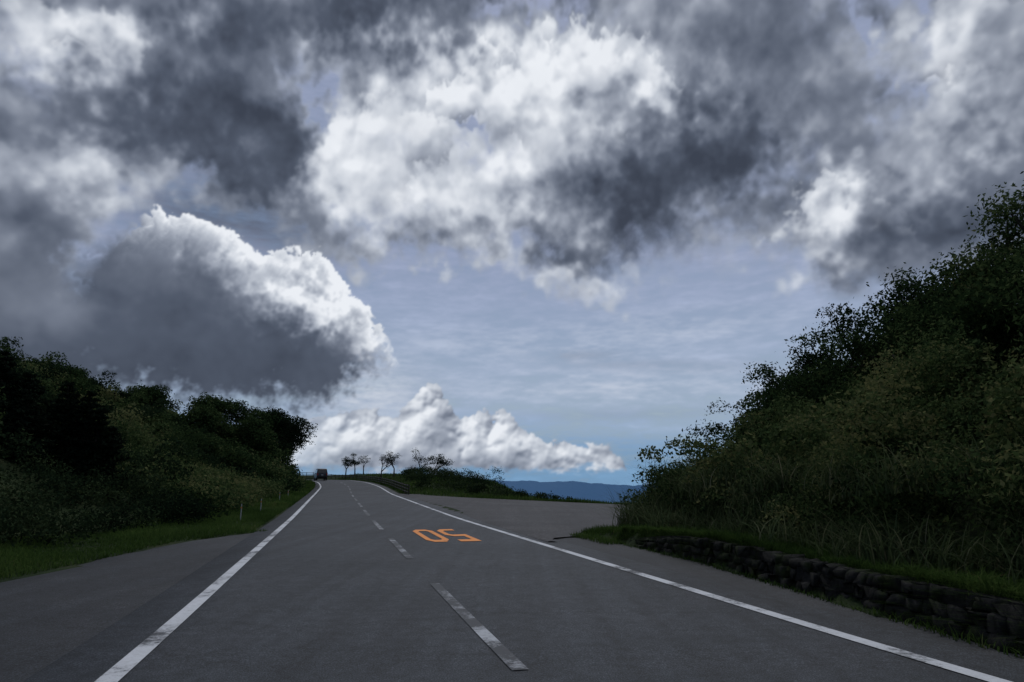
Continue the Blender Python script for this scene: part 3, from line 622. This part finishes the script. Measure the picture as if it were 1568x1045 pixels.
def heap(C, al, circ, seed, light, size, soften, fadeE, opac, boost):
    """a heap of rounded cloud inside the deck: union of discs, cauliflower rim, melting away below"""
    d = np.full(A.shape, -99.)
    X0 = A + .5 * w1 + .35 * s1; Y0 = E + .4 * w2 + .3 * s2
    for (a, e_, r) in circ: d = np.maximum(d, r - np.hypot((X0 - a) * .9, Y0 - e_))
    b1, b2, b3, b4 = puffs(A + .3 * s1, E + .26 * s2, size, seed); k_ = size / 3
    d = d + k_ * (1.5 * (b1 - .6) + 1.0 * (b2 - .6) + .58 * (b3 - .6) + .22 * (b4 - .6))
    m = sstep(0, soften, d) * sstep(fadeE[0], fadeE[1], E + .5 * fl + .3 * s1) * opac
    D = np.clip(d, 0, 3.5) * .6 + k_ * (1.5 * b1 + 1.1 * b2 + .62 * gauss(b3, .06) + .2 * gauss(b4, .05))
    rl = relief(D, *light, [(.25, .22), (.55, .34), (1.2, .38), (2.4, .28)])
    T = np.clip(TD0, .34, .80) + boost * np.exp(-np.clip(d, 0, 9) / 2.0) + .27 * rl + .02 * fl
    return over(C, al, tonecol(T), m)
C, al = heap(C, al, [(-4.5, 32.3, 2.2), (-1.5, 33.0, 2.6), (2.5, 33.2, 2.8), (6, 34.0, 3.0), (9.5, 33.4, 3.0), (12.3, 31.4, 2.4), (8, 30.5, 3.0), (3, 30, 3.)], 61, (-.1, 1.), 3.2, .9, (27.0, 31.5), .92, .10)
C, al = heap(C, al, [(24.6, 19.6, 1.7), (26.3, 21.0, 2.0), (28.4, 20.8, 1.8), (30, 19.2, 1.5)], 71, (-.4, .9), 2.2, .8, (17.2, 20.2), .9, .12)
C, al = heap(C, al, [(-16.6, 25.5, 1.8), (-15, 27.8, 2.3), (-12, 29.3, 2.5), (-9, 28.6, 2.5), (-12.5, 25.5, 3.)], 81, (-.5, .8), 3.0, 1.3, (22.5, 26.5), .8, .06)
C, al = heap(C, al, [(34.5, 29.5, 2.2), (37, 31, 2.6), (39.5, 29.5, 2.4)], 91, (-.4, .9), 2.8, 1.3, (26, 29.5), .7, .06)
C, al = heap(C, al, [(-36, 30.6, 2.2), (-39.5, 31, 2.4), (-32.5, 31.5, 1.9)], 95, (.4, .9), 2.8, 1.4, (27.5, 30.5), .7, .05)
# big left cumulus
edgeL = sstep(-34, -29, A)
topC = cur([(-60, 16), (-45, 16), (-38, 17), (-33, 18), (-31.2, 18.8), (-28.6, 20.5), (-26, 19.9), (-23.5, 19.5), (-21.3, 17.4), (-19, 18.2), (-16.4, 18.4), (-14.7, 16.3), (-13, 14.6), (-10.5, 12.1), (-9.3, 9), (-8.5, 3), (60, -5)], 9)
lowC = cur([(-60, 5), (-38, 6.3), (-32, 7.2), (-24, 6.4), (-18, 6.6), (-15, 8.2), (-12, 10.4), (-9, 12), (60, 12)], 25)
b1, b2, b3, b4 = puffs(A + .40 * s1, E + .34 * s2, 3.0, 41)
d = topC - E + 1.6 * (b1 - .6) + 1.1 * (b2 - .6) + .62 * (b3 - .6) + .28 * (b4 - .6)
m = sstep(0, .22 + 4.5 * (1 - edgeL), d) * sstep(-1.8, 1.8, E - lowC + .6 * fl + .35 * fh + .3 * s1)
D = np.clip(d, 0, 5) * .8 + 1.6 * b1 + 1.2 * b2 + .70 * b3 + .30 * b4
rl = relief(D, .5, .8, [(.22, .42), (.5, .42), (1.1, .36), (2.2, .2)])
lit = np.exp(-np.clip(d - .3, 0, 9) / 1.9) * sstep(-34, -28, A)
lit = np.clip(lit + gblobs(A + .5 * s2, E + .4 * s1, 0, [(-18.2, 15.6, 3.4, 1.8, .62), (-15.4, 13.9, 2.6, 1.3, .45), (-11.8, 12.0, 2.4, 1.0, .3), (-23.5, 17.6, 2.4, 1.1, .25)]), 0, 1)
ex = gblobs(A, E, 0, [(-36, 12.5, 5, 2.6, .22), (-30, 15.5, 4, 1.6, .07), (-39, 18, 4, 2.5, .24), (-24, 9.5, 9, 2, -.04), (-27, 13, 6, 2.5, .02)])
T = .13 + lit * (.71 + .40 * rl) + (1 - lit) * .04 * rl + ex + .025 * fl
C, al = over(C, al, tonecol(T), m * .985)
C = np.stack([gauss(C[..., q], .04) for q in range(3)], -1)
al = al * (1 - sstep(46, 50.5, E))
azb = np.arange(48 + 1.2, 360 - 48 - .6, 1.2); azall = np.r_[a1, azb]
def fold(a):
    a = (a + 180) % 360 - 180; t = (a + 48) % 192; t = np.where(t > 96, 192 - t, t); return t - 48
ci = np.clip(np.round((fold(azall) + 48) / ST).astype(int), 0, NX - 1)
R = 30000.; ar = np.radians(azall)[None]; er = np.radians(e1)[:, None]
P = np.stack([np.sin(ar) * np.cos(er) * R, np.cos(ar) * np.cos(er) * R, np.sin(er) * R + 0 * ar], -1)
col = np.concatenate([C, al[..., None]], -1)[:, ci]
NC = len(azall); jj, ii = np.meshgrid(np.arange(NY - 1), np.arange(NC), indexing='ij'); i2 = (ii + 1) % NC
F = np.stack([jj * NC + ii, jj * NC + i2, (jj + 1) * NC + i2, (jj + 1) * NC + ii], -1).reshape(-1, 4)
M_sky, nt = new_mat('cloud_layer')
at = nd(nt, 'ShaderNodeAttribute', attribute_name='tint'); em = nd(nt, 'ShaderNodeEmission'); tr = nd(nt, 'ShaderNodeBsdfTransparent'); mx = nd(nt, 'ShaderNodeMixShader'); o = nd(nt, 'ShaderNodeOutputMaterial')
nt.links.new(at.outputs['Color'], em.inputs[0]); nt.links.new(at.outputs['Alpha'], mx.inputs[0]); nt.links.new(tr.outputs[0], mx.inputs[1]); nt.links.new(em.outputs[0], mx.inputs[2]); nt.links.new(mx.outputs[0], o.inputs[0])
M_sky.cycles.emission_sampling = 'NONE'
mesh_np('sky', P.reshape(-1, 3), F, M_sky, col.reshape(-1, 4), True)

L = bpy.data.lights.new('sun', 'SUN'); L.energy = 1.3; L.angle = math.radians(10); L.color = (1, .975, .94)
lo = bpy.data.objects.new('sun', L); scene.collection.objects.link(lo)
a_, e_ = math.radians(SUN_AZ), math.radians(SUN_EL)
lo.rotation_euler = Vector((math.sin(a_) * math.cos(e_), math.cos(a_) * math.cos(e_), math.sin(e_))).to_track_quat('Z', 'Y').to_euler()

cam = bpy.data.cameras.new('camera'); co = bpy.data.objects.new('camera', cam); scene.collection.objects.link(co)
co.location = (0, 0, 1.4); co.rotation_euler = (math.radians(102.5), 0, 0); cam.lens = 24; cam.sensor_width = 36; cam.clip_end = 60000; cam.clip_start = .05
scene.camera = co
